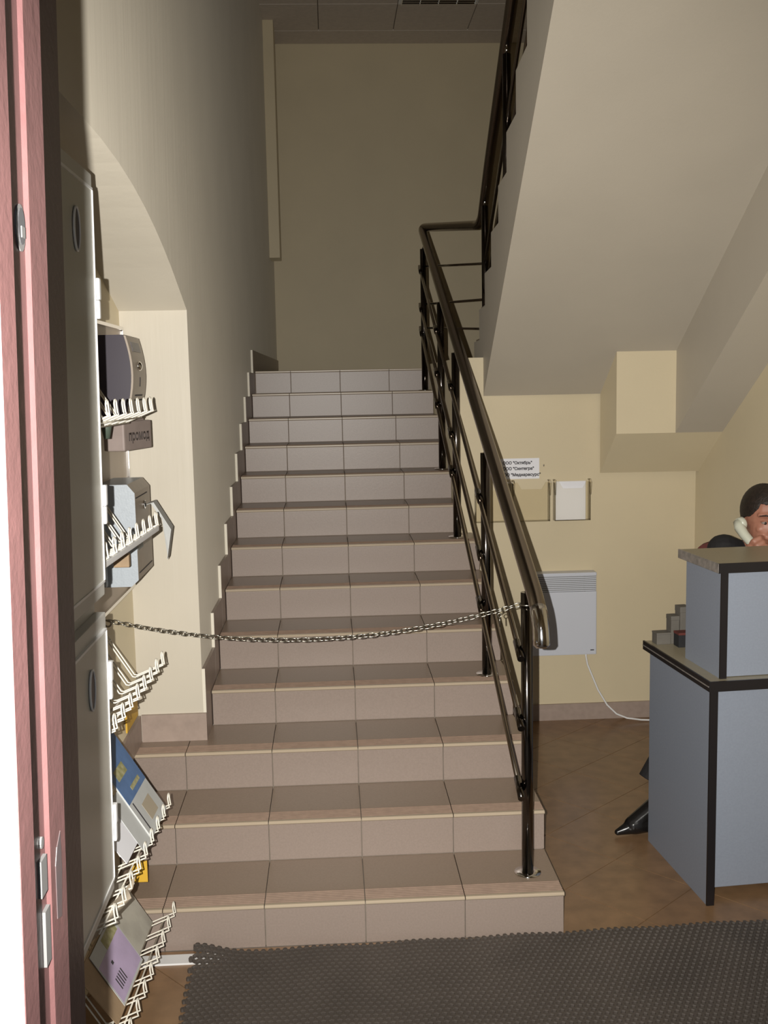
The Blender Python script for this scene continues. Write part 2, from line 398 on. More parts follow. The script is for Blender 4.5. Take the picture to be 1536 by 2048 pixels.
flg = MB().tube([(0, 0, 0), (0, 0, .004), (0, 0, .0045)], [.042, .042, .020], 24).mesh('flange', CHROMEB)
posts = [(XPO, .131, H), (XPO, .981, 4*H), (XPO, 1.905, 7*H), (XPO, 2.539, 9*H), (XPO-.008, 3.40, 12*H)]
for x, y, z in posts:
    po = MB().tube([(x, y, z), (x, y, zr(y)-.055)], .0185, 14).build('post', POSTM, ra)
    MB().tube([(x, y, zr(y)-.056), (x+.004, y, zr(y)-.045), (XH, y, zr(y)-.02)], .007, 8).build('rail_pin', CHROMEB, po)
    link('flange', flg, po, (x, y, z))
for x, y, z in posts: pass
B3 = [(.803, .4565), (.584, .455), (.358, .48)]
G1b = [2.285, 2.105, 1.955]
for (c, m), zg in zip(B3, G1b):
    ys = [.09]+[p[1] for p in posts[1:]]+[3.52]
    path = [(XB, .09, c+m*.09)]
    path += [(XB, y, c+m*y) for y in (.5, 1.2, 2.0, 2.8)]
    e0 = Vector((XB, 3.56, c+m*3.52)); e1 = f2(-.40, .055, zg); dd = (e1-e0).normalized()
    path += [(XB, 3.47, c+m*3.47)]
    MB().tube(path, .008, 10).build('bar', CHROME, ra)
    MB().tube([(XB+.01, 3.45, c+m*3.46), tuple(e1)], .0055, 8).build('cross_bar', CHROME, ra)
    for x, y, z in posts:
        yy = y
        cl = MB().tube([(XB, yy-.045, c+m*(yy-.045)), (XB, yy+.035, c+m*(yy+.035))], .0115, 10)
        cl.tube([(XB, yy, c+m*yy), (x, yy, c+m*yy)], .006, 8); cl.build('clamp', POSTM, ra)
for i, t0 in enumerate((-.40, .52, 1.40, 2.30)):
    n = int((t0+.46)/.28); zb = 1.89+.147*n+.012; zt = 2.527+.504*(t0+.624)-.07
    po = MB().tube([f2(t0, .055, zb), f2(t0, .055, zt)], .0185, 14).build('post', POSTM, ra)
    MB().tube([f2(t0, .055, zt), f2(t0, .055, zt+.045)], .007, 8).build('rail_pin', CHROMEB, po)
for dz in (2.49, 2.325, 2.16):
    MB().tube([f2(-.42, .055, dz-.52*.42), f2(2.5, .055, dz+.52*2.5)], .008, 10).build('bar', CHROME, ra)

# ------------------------------------------------------------------ chain across the stairs
ch = thing('barrier_chain', 'sagging steel link chain strung across the foot of the stairs', 'chain')
cA, cB = Vector((XN+.012, .245, .967)), Vector((XPO-.022, .131, 1.003)); sag = .085
NL = 74
def cpt(u): return cA.lerp(cB, u)+Vector((0, 0, -4*sag*u*(1-u)))
tot = sum((cpt(i/200)-cpt((i+1)/200)).length for i in range(200)); LL = tot/NL; hl = LL*.64; hw = .0064; wr = .0018
ring = [(hl-hw+hw*math.cos(a), hw*math.sin(a), 0) for a in [-math.pi/2+math.pi*i/6 for i in range(7)]]
ring += [(-(hl-hw)-hw*math.cos(a), -hw*math.sin(a), 0) for a in [-math.pi/2+math.pi*i/6 for i in range(7)]]
lm = MB().tube(ring, wr, 6, closed=True).mesh('chain_link', CHAINM)
for i in range(NL):
    u = (i+.5)/NL; p = cpt(u); d = (cpt(min(1, u+.01))-cpt(max(0, u-.01))).normalized()
    o = link('chain_link', lm, ch, p); q = d.to_track_quat('X', 'Z'); o.rotation_mode = 'QUATERNION'
    from mathutils import Quaternion
    o.rotation_quaternion = q @ Quaternion((1, 0, 0), math.radians(20+90*(i % 2)+random.uniform(-12, 12)))
hk = MB().tube([cA+Vector((-.012, 0, 0)), cA+Vector((0, 0, 0))]+[cA+Vector((.010*math.sin(a), 0, -.010+.010*math.cos(a))) for a in [k*.6 for k in range(1, 8)]], .003, 8)
hk.build('wall_hook', CHAINM, ch)
rg = MB().tube([(XPO+.022*math.cos(a), .131+.022*math.sin(a), 1.003) for a in [2*math.pi*k/20 for k in range(20)]], .003, 8, closed=True); rg.build('post_ring', CHAINM, ch)
kp = cpt(.952)
ky = MB().tube([kp+Vector((.006*math.cos(a), 0, -.016+.006*math.sin(a))) for a in [2*math.pi*k/12 for k in range(12)]], .0016, 6, closed=True)
ky.tube([kp+Vector((0, 0, -.022)), kp+Vector((.001, 0, -.046))], .0022, 6); ky.build('clip', CHAINM, ch)

# ------------------------------------------------------------------ rubber mat
mo = Vector((-.512, -.045, 0)); ang = math.radians(1.5); cm, sm_ = math.cos(ang), math.sin(ang)
def mat_mesh():
    p = .0215; r_o = p/math.sqrt(3); r_i = r_o*.62; vs = []; fs = []; zt = .011
    dx = p; dy = p*.866
    nx = int(2.0/dx); ny = int(1.5/dy)
    for j in range(ny):
        for i in range(nx):
            cx = i*dx+(dx/2 if j % 2 else 0)+.01; cy = -j*dy-.01
            b = len(vs)
            for rr, z in ((r_o, zt), (r_i*1.12, zt), (r_i, zt-.0025), (r_i, .001)):
                for k in range(6):
                    a = math.pi/6+k*math.pi/3; vs.append((cx+rr*math.cos(a), cy+rr*math.sin(a), z))
            for q in range(3):
                for k in range(6):
                    k2 = (k+1) % 6; fs.append((b+q*6+k, b+q*6+k2, b+(q+1)*6+k2, b+(q+1)*6+k))
            edge = []
            if j == 0: edge = [0, 1]
            if i == 0: edge += [2, 3] if not j % 2 else [2, 3]
            for k in edge:
                k2 = (k+1) % 6; b2 = len(vs); vs += [vs[b+k], vs[b+k2], (*vs[b+k2][:2], 0), (*vs[b+k][:2], 0)]; fs.append((b2, b2+1, b2+2, b2+3))
            if (j == 0 and i % 1 == 0) or (i == 0 and j % 2 == 0):
                nxp = (cx, cy+r_o+.004) if j == 0 else (cx-r_o-.003, cy)
                b2 = len(vs)
                for z in (0, zt*.8):
                    for k in range(6): a = k*math.pi/3; vs.append((nxp[0]+.0065*math.cos(a), nxp[1]+.0065*math.sin(a), z))
                fs.append([b2+6+k for k in range(6)])
                for k in range(6): fs.append((b2+k, b2+(k+1) % 6, b2+6+(k+1) % 6, b2+6+k))
    out = []
    for x, y, z in vs:
        lift = .032*math.exp(-((x/.085)**2+((y+.0)/.06)**2)) + .0022*math.sin(x*21+.7*math.sin(y*5))
        out.append((mo.x+cm*x-sm_*y, mo.y+sm_*x+cm*y, max(0, z+lift+.0022)))
    me = bpy.data.meshes.new('rubber_mat'); me.from_pydata(out, [], fs); me.materials.append(RUBBER); me.update(); return me
tag(link('rubber_mat', mat_mesh()), 'dark rubber honeycomb floor mat with curled corner at the foot of the stairs', 'mat')
tag(MB().bbox(XN+.002, -.395, -.082, -.030, 0, .006, .002).build('threshold_strip', PVC), 'flat white strip on the floor under the corner of the rubber mat', 'strip')

# ------------------------------------------------------------------ door frame
LEANM = Matrix.Translation((-.0028, 0, 1.22)) @ Matrix.Rotation(.0259, 4, 'Y') @ Matrix.Translation((0, 0, -1.22))
def lean(o): o.matrix_basis = LEANM; return o      # tilts left frame parts to match barrel lens distortion the camera lacks
dr = struct(thing('door_1', None, None)); del_ = [dr.pop(k) for k in ('label', 'category') if k in dr]
jx = lambda d: CAM.y+d
jamb = [(-.262, jx(.612)), (-.262, jx(.641)), (-.275, jx(.643)), (-.275, jx(.712)), (-.2725, jx(.716)), (-.2725, jx(.757)), (-.360, jx(.760)), (-.360, jx(1.165)), (-.41, jx(1.165)), (-.41, jx(.612))]
lean(MB().prism(jamb, 2, -.03, 2.2).build('jamb', BROWN, dr))
MB().prism([(.40-x, y) for x, y in jamb], 2, -.03, 2.2).build('jamb', BROWN, dr)
MB().box(-.36, .74, jx(.612), jx(1.165), 2.2, 2.3).build('door_head', BROWN, dr)
lean(struct(MB().box(-1.2, -.262, -2.438, -2.4255, -.03, 2.6).build('trim_1', EXTW)))
# strike plates and the round keeper in the rebate
def on_x(x, px, py):
    d = rt*((px-768)/F)-up*((py-1024)/F)+fwd; sh = .01
    for _ in range(4):
        t = (x+sh-CAM.x)/d.x; p = CAM+d*t; sh = -.0028+(p.z-1.22)*.0259
    return p
c0 = on_x(-.2745, 41, 478); kp_ = thing('tmp', None, None); bpy.data.objects.remove(kp_)
def oval(c, ry, rz_, x0, x1, n=18): return MB().prism([(c.y+ry*math.cos(2*math.pi*k/n), c.z+rz_*math.sin(2*math.pi*k/n)) for k in range(n)], 0, x0, x1)
ke = lean(oval(c0, .010, .0148, -.276, -.2738).build('keeper_ring', STEEL, dr))
oval(c0+Vector((0, .000, .001)), .0075, .0115, -.276, -.2733).build('keeper_hole', HOLE, ke)
MB().box(-.276, -.2728, c0.y-.002, c0.y+.006, c0.z-.006, c0.z+.001).build('keeper_tongue', STEEL, ke)
c1 = on_x(-.2745, 84, 1772); c2 = on_x(-.2745, 92, 1880)
lean(MB().box(-.276, -.2725, c1.y-.007, c1.y+.007, c1.z-.013, c1.z+.013).build('strike_plate', STEEL, dr))
lean(MB().box(-.276, -.2725, c2.y-.006, c2.y+.006, c2.z-.024, c2.z+.016).build('strike_plate', STEEL, dr))
c3 = on_x(-.2745, 83, 1705); sc = lean(oval(c3, .0035, .0042, -.276, -.2735, 12).build('screw', STEEL, dr))
c4 = on_x(-.2725, 118, 1740)
lean(MB().prism([(c4.y-.008, c4.z-.040), (c4.y+.004, c4.z-.044), (c4.y+.008, c4.z-.01), (c4.y+.006, c4.z+.020), (c4.y-.004, c4.z+.012), (c4.y-.009, c4.z)], 0, -.274, -.2722).build('worn_patch', WORN, dr))

# ------------------------------------------------------------------ two-door wall cabinet just inside the door
XC, YC = -.5575, -.83
CT = .019
cb = thing('wall_cabinet', 'tall shallow grey two-door wall cabinet with white hinges just inside the doorway', 'cabinet', (0, 0, 0))
MB().bbox(XN, XC-.022, -1.72, YC, .60, 2.125, .004).build('carcass', PVCG, cb)
for z0, z1, hz, dz_ in ((1.262, 2.115, (1.872, 1.452), 1.985), (.615, 1.225, (1.078, .764), 1.105)):
    d = MB().bbox(XC-.022, XC, -1.71, YC, z0, z1, .003).build('door', PVCG, cb)
    mb = MB(); e = .035
    mb.box(XC, XC+.004, -1.675, YC-.02, z0+e, z1-e); mb.build('panel', GLASSD, d)
    fr = MB()
    for y0, y1, za, zb in ((-1.675, YC-.02, z1-e, z1-e+.005), (-1.675, YC-.02, z0+e-.005, z0+e), (YC-.02, YC-.0165, z0+e, z1-e)): fr.box(XC, XC+.006, y0, y1, za, zb)
    fr.build('bead', PVC, d)
    for q in hz:
        hg = MB().bbox(XC-.004, XC+.010, YC-.004, YC+.014, q-.004, q+.040, .004); hg.bbox(XC-.003, XC+.009, YC-.003, YC+.012, q-.042, q-.0045, .004)
        hg.build('hinge', PVC, d)
    rr = oval(Vector((0, -1.0, dz_)), .022, .040, XC+.003, XC+.007, 24).build('round_lock', NAVY, d)
    pr = [Vector((XC+.007, -1.0+.022*math.cos(2*math.pi*k/28), dz_+.040*math.sin(2*math.pi*k/28))) for k in range(28)]
    MB().tube(pr, .0025, 6, closed=True).build('rim', PVC, rr)

cb.matrix_basis = Matrix.Translation((XN, 0, .80)) @ Matrix.Rotation(CT, 4, 'Y') @ Matrix.Translation((-XN, 0, -.80))  # whole cabinet tilted to follow lens distortion, not a real lean

# ------------------------------------------------------------------ board in the niche with box, plaque and letter box
bo = thing('notice_board', 'plain pinkish board with thin metal frame on the wall of the left niche', 'board')
MB().box(XN, XN+.006, -.60, YP-.02, 1.0, 1.885).build('panel', mat('board_face', (.56, .47, .38), .5, noise=.04), bo)
for y0, y1, z0, z1 in ((-.60, YP-.013, 1.885, 1.897), (-.60, YP-.013, .988, 1.0), (YP-.024, YP-.013, 1.0, 1.885)): MB().bbox(XN, XN+.016, y0, y1, z0, z1, .003).build('frame_bar', CHROMEB, bo)
tb = thing('wall_terminal', 'dark-sided wall box with bulging taupe front panel in the left niche', 'wall box')
y0, y1 = .335, .575; zt, zb = 1.852, 1.60
fx = lambda u: -.716+.030*math.sin(math.pi*min(1, .12+u*.80))      # bulge of the front
prof = [(XN+.006, zb), (XN+.006, zt)]+[(fx(i/12), zt-(zt-zb)*i/12) for i in range(13)]
n = len(prof); mb = MB(); mb.v = [(p[0], y0, p[1]) for p in prof]+[(p[0], y1, p[1]) for p in prof]
mb.f = [[i, (i+1) % n, n+(i+1) % n, n+i] for i in range(n)]+[list(range(n)), list(range(n, 2*n))[::-1]]; mb.m = [1]*n+[0, 0]
for i in range(2, n-1): mb.m[i] = 0
mb.sm = [False]*len(mb.f); mb.build('body', [NAVY, NAVY], tb)
def front_strip(a, b, ya, yb, dx, m, nm, par, k=8):
    mb = MB(); vs = []
    for i in range(k+1):
        u = a+(b-a)*i/k; z = zt-(zt-zb)*u
        vs += [(fx(u)-.004, ya, z), (fx(u)+dx, ya, z), (fx(u)+dx, yb, z), (fx(u)-.004, yb, z)]
    fs = []
    for i in range(k):
        q = i*4
        for s_ in range(4): fs.append((q+s_, q+(s_+1) % 4, q+4+(s_+1) % 4, q+4+s_))
    fs += [(0, 1, 2, 3), (k*4+3, k*4+2, k*4+1, k*4)]; return mb.add(vs, fs).build(nm, m, par)
fp = front_strip(0.01, .99, y0+.004, y1-.004, .006, TAUPE, 'front_panel', tb, 12)
front_strip(.08, .20, y0+.05, y1-.05, .0075, NAVY, 'display', fp, 3)
bz = zt-(zt-zb)*.38; MB().ell((fx(.38)+.006, .455, bz), (.010, .024, .016)).build('push_button', CHROMEB, fp)
front_strip(.52, .64, .455, .465, .0070, INK, 'slot', fp, 3); front_strip(.74, .76, .39, .52, .0070, INK, 'slot', fp, 1); front_strip(.80, .82, .40, .53, .0070, INK, 'slot', fp, 1)
pl = thing('plaque', 'small mauve-brown lettered plaque box under the dark wall box', 'plaque', (-.690, .14, 1.545), math.radians(-14))
MB().bbox(-.055, .012, -.0, .20, -.045, .042, .006).build('body', MAUVE, pl)
MB().box(-.02, .0, .03, .17, .042, .048).build('lid', MAUVE, pl)
tm = text_mesh('промод', .040); tm.materials.append(mat('faded_ink', (.075, .06, .055), .6)); to = link('lettering', tm, pl, (.0125, .030, -.015)); to.rotation_euler = (math.pi/2, 0, math.pi/2)
mbx = thing('letter_box', 'blue-grey steel letter box with lock, chamfered top and bottom, in left niche', 'letter box')
yl0, yl1, xm = .20, .47, -.668
prof = [(XN+.006, 1.08), (XN+.006, 1.395), (xm-.022, 1.395), (xm, 1.368), (xm, 1.10), (xm-.022, 1.08)]
n = 6; mb = MB(); mb.v = [(p[0], yl0, p[1]) for p in prof]+[(p[0], yl1, p[1]) for p in prof]
mb.f = [[i, (i+1) % n, n+(i+1) % n, n+i] for i in range(n)]+[list(range(n)), list(range(n, 2*n))[::-1]]; mb.m = [0, 0, 1, 1, 1, 1, 0, 0]; mb.sm = [False]*8
mb.build('body', [BGREY, TAUPE], mbx)  # front and chamfers in taupe: grazing-light shade put into the steel's colour
MB().bbox(XN+.006, XN+.030, yl0-.03, yl0+.0, 1.085, 1.39, .003).build('hammered_back', HAMMER, mbx)
MB().box(xm, xm+.0015, yl0+.01, yl1-.06, 1.350, 1.353).build('slot', INK, mbx)
dl = oval(Vector((0, .345, 1.318)), .016, .014, xm, xm+.005).build('lock', CHROMEB, mbx)
oval(Vector((0, .350, 1.316)), .007, .006, xm+.005, xm+.006).build('keyhole', HOLE, dl)
MB().box(xm, xm+.001, yl0+.01, yl0+.10, 1.19, 1.25).build('label_window', mat('grey_label', (.20, .21, .20), .5), mbx)
MB().box(xm, xm+.0015, yl0+.02, yl1-.02, 1.118, 1.121).build('seam', INK, mbx)
# flyer hooked over the far edge of the letter box
mb = MB(); pp = [(-.662, 1.318), (-.640, 1.325), (-.588, 1.236), (-.604, 1.140)]
mb.add([(x, .42+.0*i, z) for i, (x, z) in enumerate(pp)]+[(x+.004, .34, z) for x, z in pp], [(0, 1, 5, 4), (1, 2, 6, 5), (2, 3, 7, 6)])
mb.add([(-.662, .42, 1.318), (-.64, .42, 1.325), (-.588, .42, 1.236), (-.604, .42, 1.14), (-.612, .423, 1.142), (-.625, .425, 1.26)], [(0, 1, 2, 3, 4, 5)])
o = mb.build('flyer', PAPERG); md = o.modifiers.new('s', 'SOLIDIFY'); md.thickness = .0012
tag(o, 'bent paper flyer sticking out of the blue-grey letter box', 'flyer')

# ------------------------------------------------------------------ wire brochure racks
TIP = [(1.646, 'topmost, under the dark wall box'), (1.335, 'in front of the letter box'), (.945, 'under the chain'), (.535, 'holding the blue and grey booklet'), (.212, 'holding the lilac sheet'), (-.10, '')]
RYF, PIT = -.13, .080; SL = Vector((-.53, 0, .848))
ROT = math.radians(-2.0)
def rack_point(x, y, z):   # local: x from the wall outwards, y along the rack (0 at the far end, negative towards camera)
    return (x, y, z)
def hook_mesh(L):
    pair = .022; path = []
    b = Vector((-.085, 0, -.056)); tp = Vector((-.002, 0, -.022)); hp = Vector((.002, 0, .006))
    top = b+SL*L
    A = [top, b+SL*.012, b+Vector((-.002, 0, .003)), b+Vector((.006, 0, .002)), tp+Vector((-.010, 0, -.004)), tp, tp+Vector((-.002, 0, .006)), hp+Vector((-.008, 0, -.004))]
    path = [p.copy() for p in A]
    c = hp+Vector((-.008, 0, 0))
    for k in range(0, 5):
        an = math.pi*k/4; path.append(c+Vector((0, -pair/2+pair/2*math.cos(an), .008*math.sin(an))))
    path += [p+Vector((0, -pair, 0)) for p in reversed(A)]
    return MB().tube(path, .0021, 6).mesh('wire_hook', WIREW)
hm = {.16: hook_mesh(.15), .22: hook_mesh(.18)}
for i, (zt_, lab) in enumerate(TIP[:5]):
    L = .16 if i in (0, 1) else .22
    rk = thing('brochure_rack', 'cream wire brochure rack on the left, ' + lab, 'brochure rack', (-.545, RYF, zt_), ROT, 'wire brochure racks beside the cabinet')
    nh = 9
    for k in range(nh): link('wire_hook', hm[L], rk, (0, -k*PIT, 0))
    for off, rr in ((Vector((-.085, 0, -.056))+SL*.12, .0025), (Vector((-.035, 0, -.039)), .0022), (Vector((-.070, 0, -.053)), .0022)):
        MB().tube([off+Vector((0, .006, 0)), off+Vector((0, -nh*PIT+.04, 0))], rr, 6).build('cross_wire', WIREW, rk)
    bk = Vector((-.085, 0, -.056))+SL*(L-.005)
    for yy in (-.03, -nh*PIT+.10):
        MB().tube([bk+Vector((0, yy, 0)), Vector((XN+.545+.020, yy, bk.z+.004))], .0025, 6).build('bracket', WIREW, rk)
    if i == 1:
        MB().bbox(-.012, -.001, -nh*PIT+.05, .008, -.040, -.026, .003).build('front_strip', PVC, rk)
def rp(i, y, a, out=0.0):
    """point on rack i leaning plane: y along, a = distance up the slope from the hooks, out = off the plane"""
    z0 = TIP[i][0]; b = (Vector((-.014, 0, -.022)) if i < 4 else Vector((-.050, 0, -.036)))+SL*a+Vector((.848, 0, .53))*out
    p = Vector((b.x, y, b.z)); c, s_ = math.cos(ROT), math.sin(ROT)
    return Vector((-.545+c*p.x-s_*p.y, RYF+s_*p.x+c*p.y, z0+p.z))
def sheet(name, i, ya, yb, a0, a1, out, th, m, label=None, cat=None, parent=None, skew=0.0):
    q = [rp(i, ya, a0, out), rp(i, yb, a0, out), rp(i, yb+skew, a1, out), rp(i, ya+skew, a1, out)]
    nr = (rp(i, ya, a0, out+1)-rp(i, ya, a0, out)).normalized()*th
    mb = MB(); mb.add(q+[p+nr for p in q], [(0, 1, 2, 3), (4, 5, 6, 7), (0, 1, 5, 4), (1, 2, 6, 5), (2, 3, 7, 6), (3, 0, 4, 7)])
    o = mb.build(name, m, parent)
    if label: tag(o, label, cat)
    return o
bk4 = thing('booklet', 'blue and grey booklet leaning in the fourth wire rack', 'booklet')
sheet('cover', 3, -.035, -.235, 0, .29, .004, .004, PAPERG, parent=bk4)
sheet('blue_cover_band', 3, -.0352, -.2348, .105, .285, .008, .0006, PBLUE, parent=bk4)
sheet('spine_print', 3, -.205, -.212, .015, .10, .008, .0005, INK, parent=bk4)
sheet('tan_picture', 3, -.085, -.165, .025, .075, .008, .0005, PTAN, parent=bk4)
sheet('gold_lettering', 3, -.07, -.16, .12, .132, .0086, .0004, POLIVE, parent=bk4)
sheet('gold_lettering', 3, -.11, -.20, .165, .195, .0086, .0004, POLIVE, parent=bk4)
sheet('paper_sheet', 3, -.27, -.43, .03, .20, .0006, .0015, PAPER, 'white papers beside the blue and grey booklet', 'papers', skew=-.03)
sheet('plastic_sleeve', 3, -.18, -.315, -.002, .155, .0028, .0010, PAPERG, 'crumpled clear-grey sleeve behind the white papers in the wire rack', 'sleeve')
sl5 = sheet('grey_sleeve', 4, -0.060, -0.250, .018, .20, .002, .0015, mat('grey_film', (.44, .42, .36), .25, noise=.35, nscale=7), 'creased grey plastic sleeve behind the lilac sheet in the lowest rack', 'sleeve')
li = thing('leaflet', 'lilac printed sheet with olive picture in the lowest wire rack', 'leaflet')
sheet('page', 4, -0.240, -0.450, .005, .155, .006, .0012, PAPERG, parent=li)
sheet('lilac_print', 4, -0.245, -0.445, .012, .118, .0073, .0003, PLILAC, parent=li)
sheet('olive_picture', 4, -0.255, -0.360, .118, .148, .0073, .0003, POLIVE, parent=li)
for k in range(5): sheet('text_line', 4, -0.360-.012*k, -0.365-.012*k, .03, .062, .0077, .0003, INK, parent=li)
sheet('emblem', 4, -0.370, -0.382, .085, .094, .0077, .0003, INK, parent=li)
sheet('folder', 4, -0.260, -0.520, .0, .16, .0015, .002, CARD, 'brown card folder behind the lilac sheet', 'folder', skew=-.02)
mb = MB(); cc = rp(3, -.52, .02, .02)
for k in range(7):
    q = rp(3, -.46-.02*k, .0+.01*math.sin(k*2.1), .012+.012*math.sin(k*1.7)); r2 = rp(4, -.50-.015*k, .22+.01*math.cos(k*2.3), .01+.01*math.cos(k*1.9))
    mb.v += [tuple(q), tuple(q.lerp(r2, .5)+Vector((.012*math.sin(k*2.7), 0, .01*math.cos(k*3.1)))), tuple(r2)]
for k in range(6):
    for s_ in (0, 1): mb.f.append([k*3+s_, k*3+s_+1, k*3+4+s_, k*3+3+s_]); mb.m.append(0); mb.sm.append(True)
o = mb.build('crumpled_bag', mat('beige_film', (.50, .42, .32), .4, noise=.2, nscale=12)); o.modifiers.new('s', 'SOLIDIFY').thickness = .0015
tag(o, 'crumpled beige paper bag hanging under the fourth wire rack', 'paper bag')
sheet('cup_card', 4, -.56, -.66, -.16, -.06, .0, .003, PAPER, 'white card poking up at the bottom edge below the lowest rack', 'card')
tag(MB().bbox(XN+.006, XN+.012, .46, .66, .53, .60, .002).build('yellow_card', YEL), 'yellow card behind the third wire rack, above the skirting', 'card')
o = thing('price_card', 'orange-yellow card hanging behind the fourth wire rack', 'card'); MB().box(-.690, -.642, -.026, -.022, .235, .30).build('card', YEL, o); MB().box(-.668, -.663, -.027, -.0255, .262, .27).build('mark', INK, o)
tag(MB().bbox(-.70, -.655, -.005, .02, 1.175, 1.215, .003).build('wooden_tag', CARD), 'small brown tag hanging under the second wire rack', 'tag')
o = MB().tube([(-.655, -.22, 1.555), (-.655, -.22, 1.585), (-.655, -.22, 1.60)], [.008, .014, .016], 14).build('marker_cap', GREEND); tag(o, 'dark green cap hanging below the topmost wire rack', 'cap')

# ------------------------------------------------------------------ reception counter
CA = math.radians(4.7)
rc = thing('reception_counter', 'blue-grey two-tier reception counter with black edging', 'counter', (1.098, .133, 0), CA)
LEN = .525
MB().bbox(0, .022, .0, .492, 0, .715, .001).build('side_panel', LAM, rc)
MB().box(-.001, .024, -.007, .0, 0, .715).build('side_edging', BLACKE, rc)
MB().bbox(.022, LEN, .052, .070, .03, .715, .001).build('front_panel', LAM, rc)
MB().box(-.012, LEN, -.030, .515, .717, .745).build('worktop', LAMTOP, rc)
MB().box(-.018, LEN, -.036, -.030, .715, .747).build('worktop_edging', BLACKE, rc)
e2 = MB().box(-.018, -.012, -.030, .515, .715, .747).build('worktop_edging', BLACKE, rc)
MB().box(-.0195, -.018, -.032, .515, .729, .7325).build('scuffed_line', ALU, e2)
uu = .032
MB().bbox(uu, uu+.02, .004, .262, .745, 1.085, .001).build('upper_side_panel', LAM, rc)
MB().box(uu-.001, uu+.021, -.003, .004, .745, 1.085).build('upper_edging', BLACKE, rc)
MB().bbox(uu+.02, LEN, .012, .028, .747, 1.085, .001).build('upper_front_panel', LAM, rc)
MB().box(uu-.014, LEN, -.016, .285, 1.087, 1.113).build('upper_top', LAMTOP, rc)
MB().box(uu-.020, LEN, -.022, -.016, 1.084, 1.115).build('upper_top_edging', BLACKE, rc)
MB().bbox(uu-.021, uu-.014, -.022, .285, 1.084, 1.115, .003).build('upper_side_trim', ALU, rc)
def cpos(u, v, z): return (1.098+math.cos(CA)*u-math.sin(CA)*v, .133+math.sin(CA)*u+math.cos(CA)*v, z)
for u0, u1, v0, v1, hh, m, nm, lab in ((.008, .060, .450, .495, .042, BOXG, 'card_box', 'lowest grey card box at the back edge of the lower worktop'),
        (.050, .092, .452, .497, .100, BOXG, 'card_box', 'middle grey card box on the lower worktop, between two others'),
        (.094, .13, .450, .497, .132, BOXG, 'card_box', 'tallest grey card box, against the upper tier of the counter'),
        (.066, .12, .395, .44, .052, HOLE, 'desk_tray', 'small black box in front of the grey card boxes')):
    o = thing(nm, lab, 'box', cpos(0, 0, .745), CA)
    if u0 == .050: u0 = .0615
    MB().bbox(u0, u1, v0, v1, 0, hh*.84, .002).build('box_body', m, o); MB().bbox(u0-.0008, u1+.0008, v0-.0008, v1+.0008, hh*.84, hh, .002).build('box_lid', m if m is BOXG else MAROON, o)

# ------------------------------------------------------------------ wall A: heater, notice, brochure pockets
ht = thing('wall_heater', 'white electric convector heater on the cream wall behind the railing', 'heater')
hx0, hx1, hz0, hz1 = .885, 1.207, .347, .755; hy0, hy1 = 1.975, YA
MB().bbox(hx0, hx1, hy0+.012, hy1, hz0, hz1, .004).build('casing', HEATW, ht)
MB().bbox(hx0, hx1, hy0, hy0+.012, hz0, hz0+.315, .004).build('front_panel', HEATW, ht)
MB().bbox(hx0, hx1, hy0, hy0+.014, hz1-.018, hz1, .004).build('top_rail', HEATW, ht)
MB().box(hx0+.003, hx1-.003, hy0+.008, hy0+.012, hz0+.315, hz1-.018).build('grille_back', DARKSLOT, ht)
slm = MB().prism([(0, 0), (.008, .001), (.008, .0045), (0, .006)], 0, hx0+.002, hx1-.002).mesh('slat', HEATW)
for k in range(8): link('slat', slm, ht, (0, hy0, hz0+.3175+k*.0092))
for xx in (hx0+.001, hx1-.060, hx1-.008): MB().box(xx, xx+.005, hy0+.001, hy0+.01, hz0+.315, hz1-.018).build('grille_rib', DARKSLOT, ht)
MB().box(hx1-.030, hx1-.012, hy0-.0006, hy0, hz0+.020, hz0+.025).build('badge', INK, ht)
cab = [(1.162, 2.005, hz0+.002), (1.163, 2.005, .33), (1.170, 2.004, .29), (1.19, 2.002, .24), (1.222, 2.0, .16), (1.265, 1.99, .085), (1.31, 1.98, .040), (1.36, 1.97, .020), (1.43, 1.965, .010), (1.52, 1.96, .006), (1.60, 1.95, .006)]
MB().tube(cab, .0045, 8).build('power_cable', PVC, ht)
no = thing('notice_sheet', 'white printed notice with three lines of text on the cream wall', 'notice', (.735, YA-.0015, 1.215))
MB().box(0, .205, -.0003, .0003, -.002, .098).build('sheet', PAPER, no)
for ln, (txt, zz) in enumerate((('ООО "Октябрь"', .070), ('ООО "Синтегра"', .042), ('ООО "Медиаресурс"', .012))):
    tm = text_mesh(txt, .0196, .0003); tm.materials.append(INK); to = link('text_line', tm, no, (.026 if ln < 2 else .016, -.0009, zz)); to.rotation_euler = (math.pi/2, 0, 0)
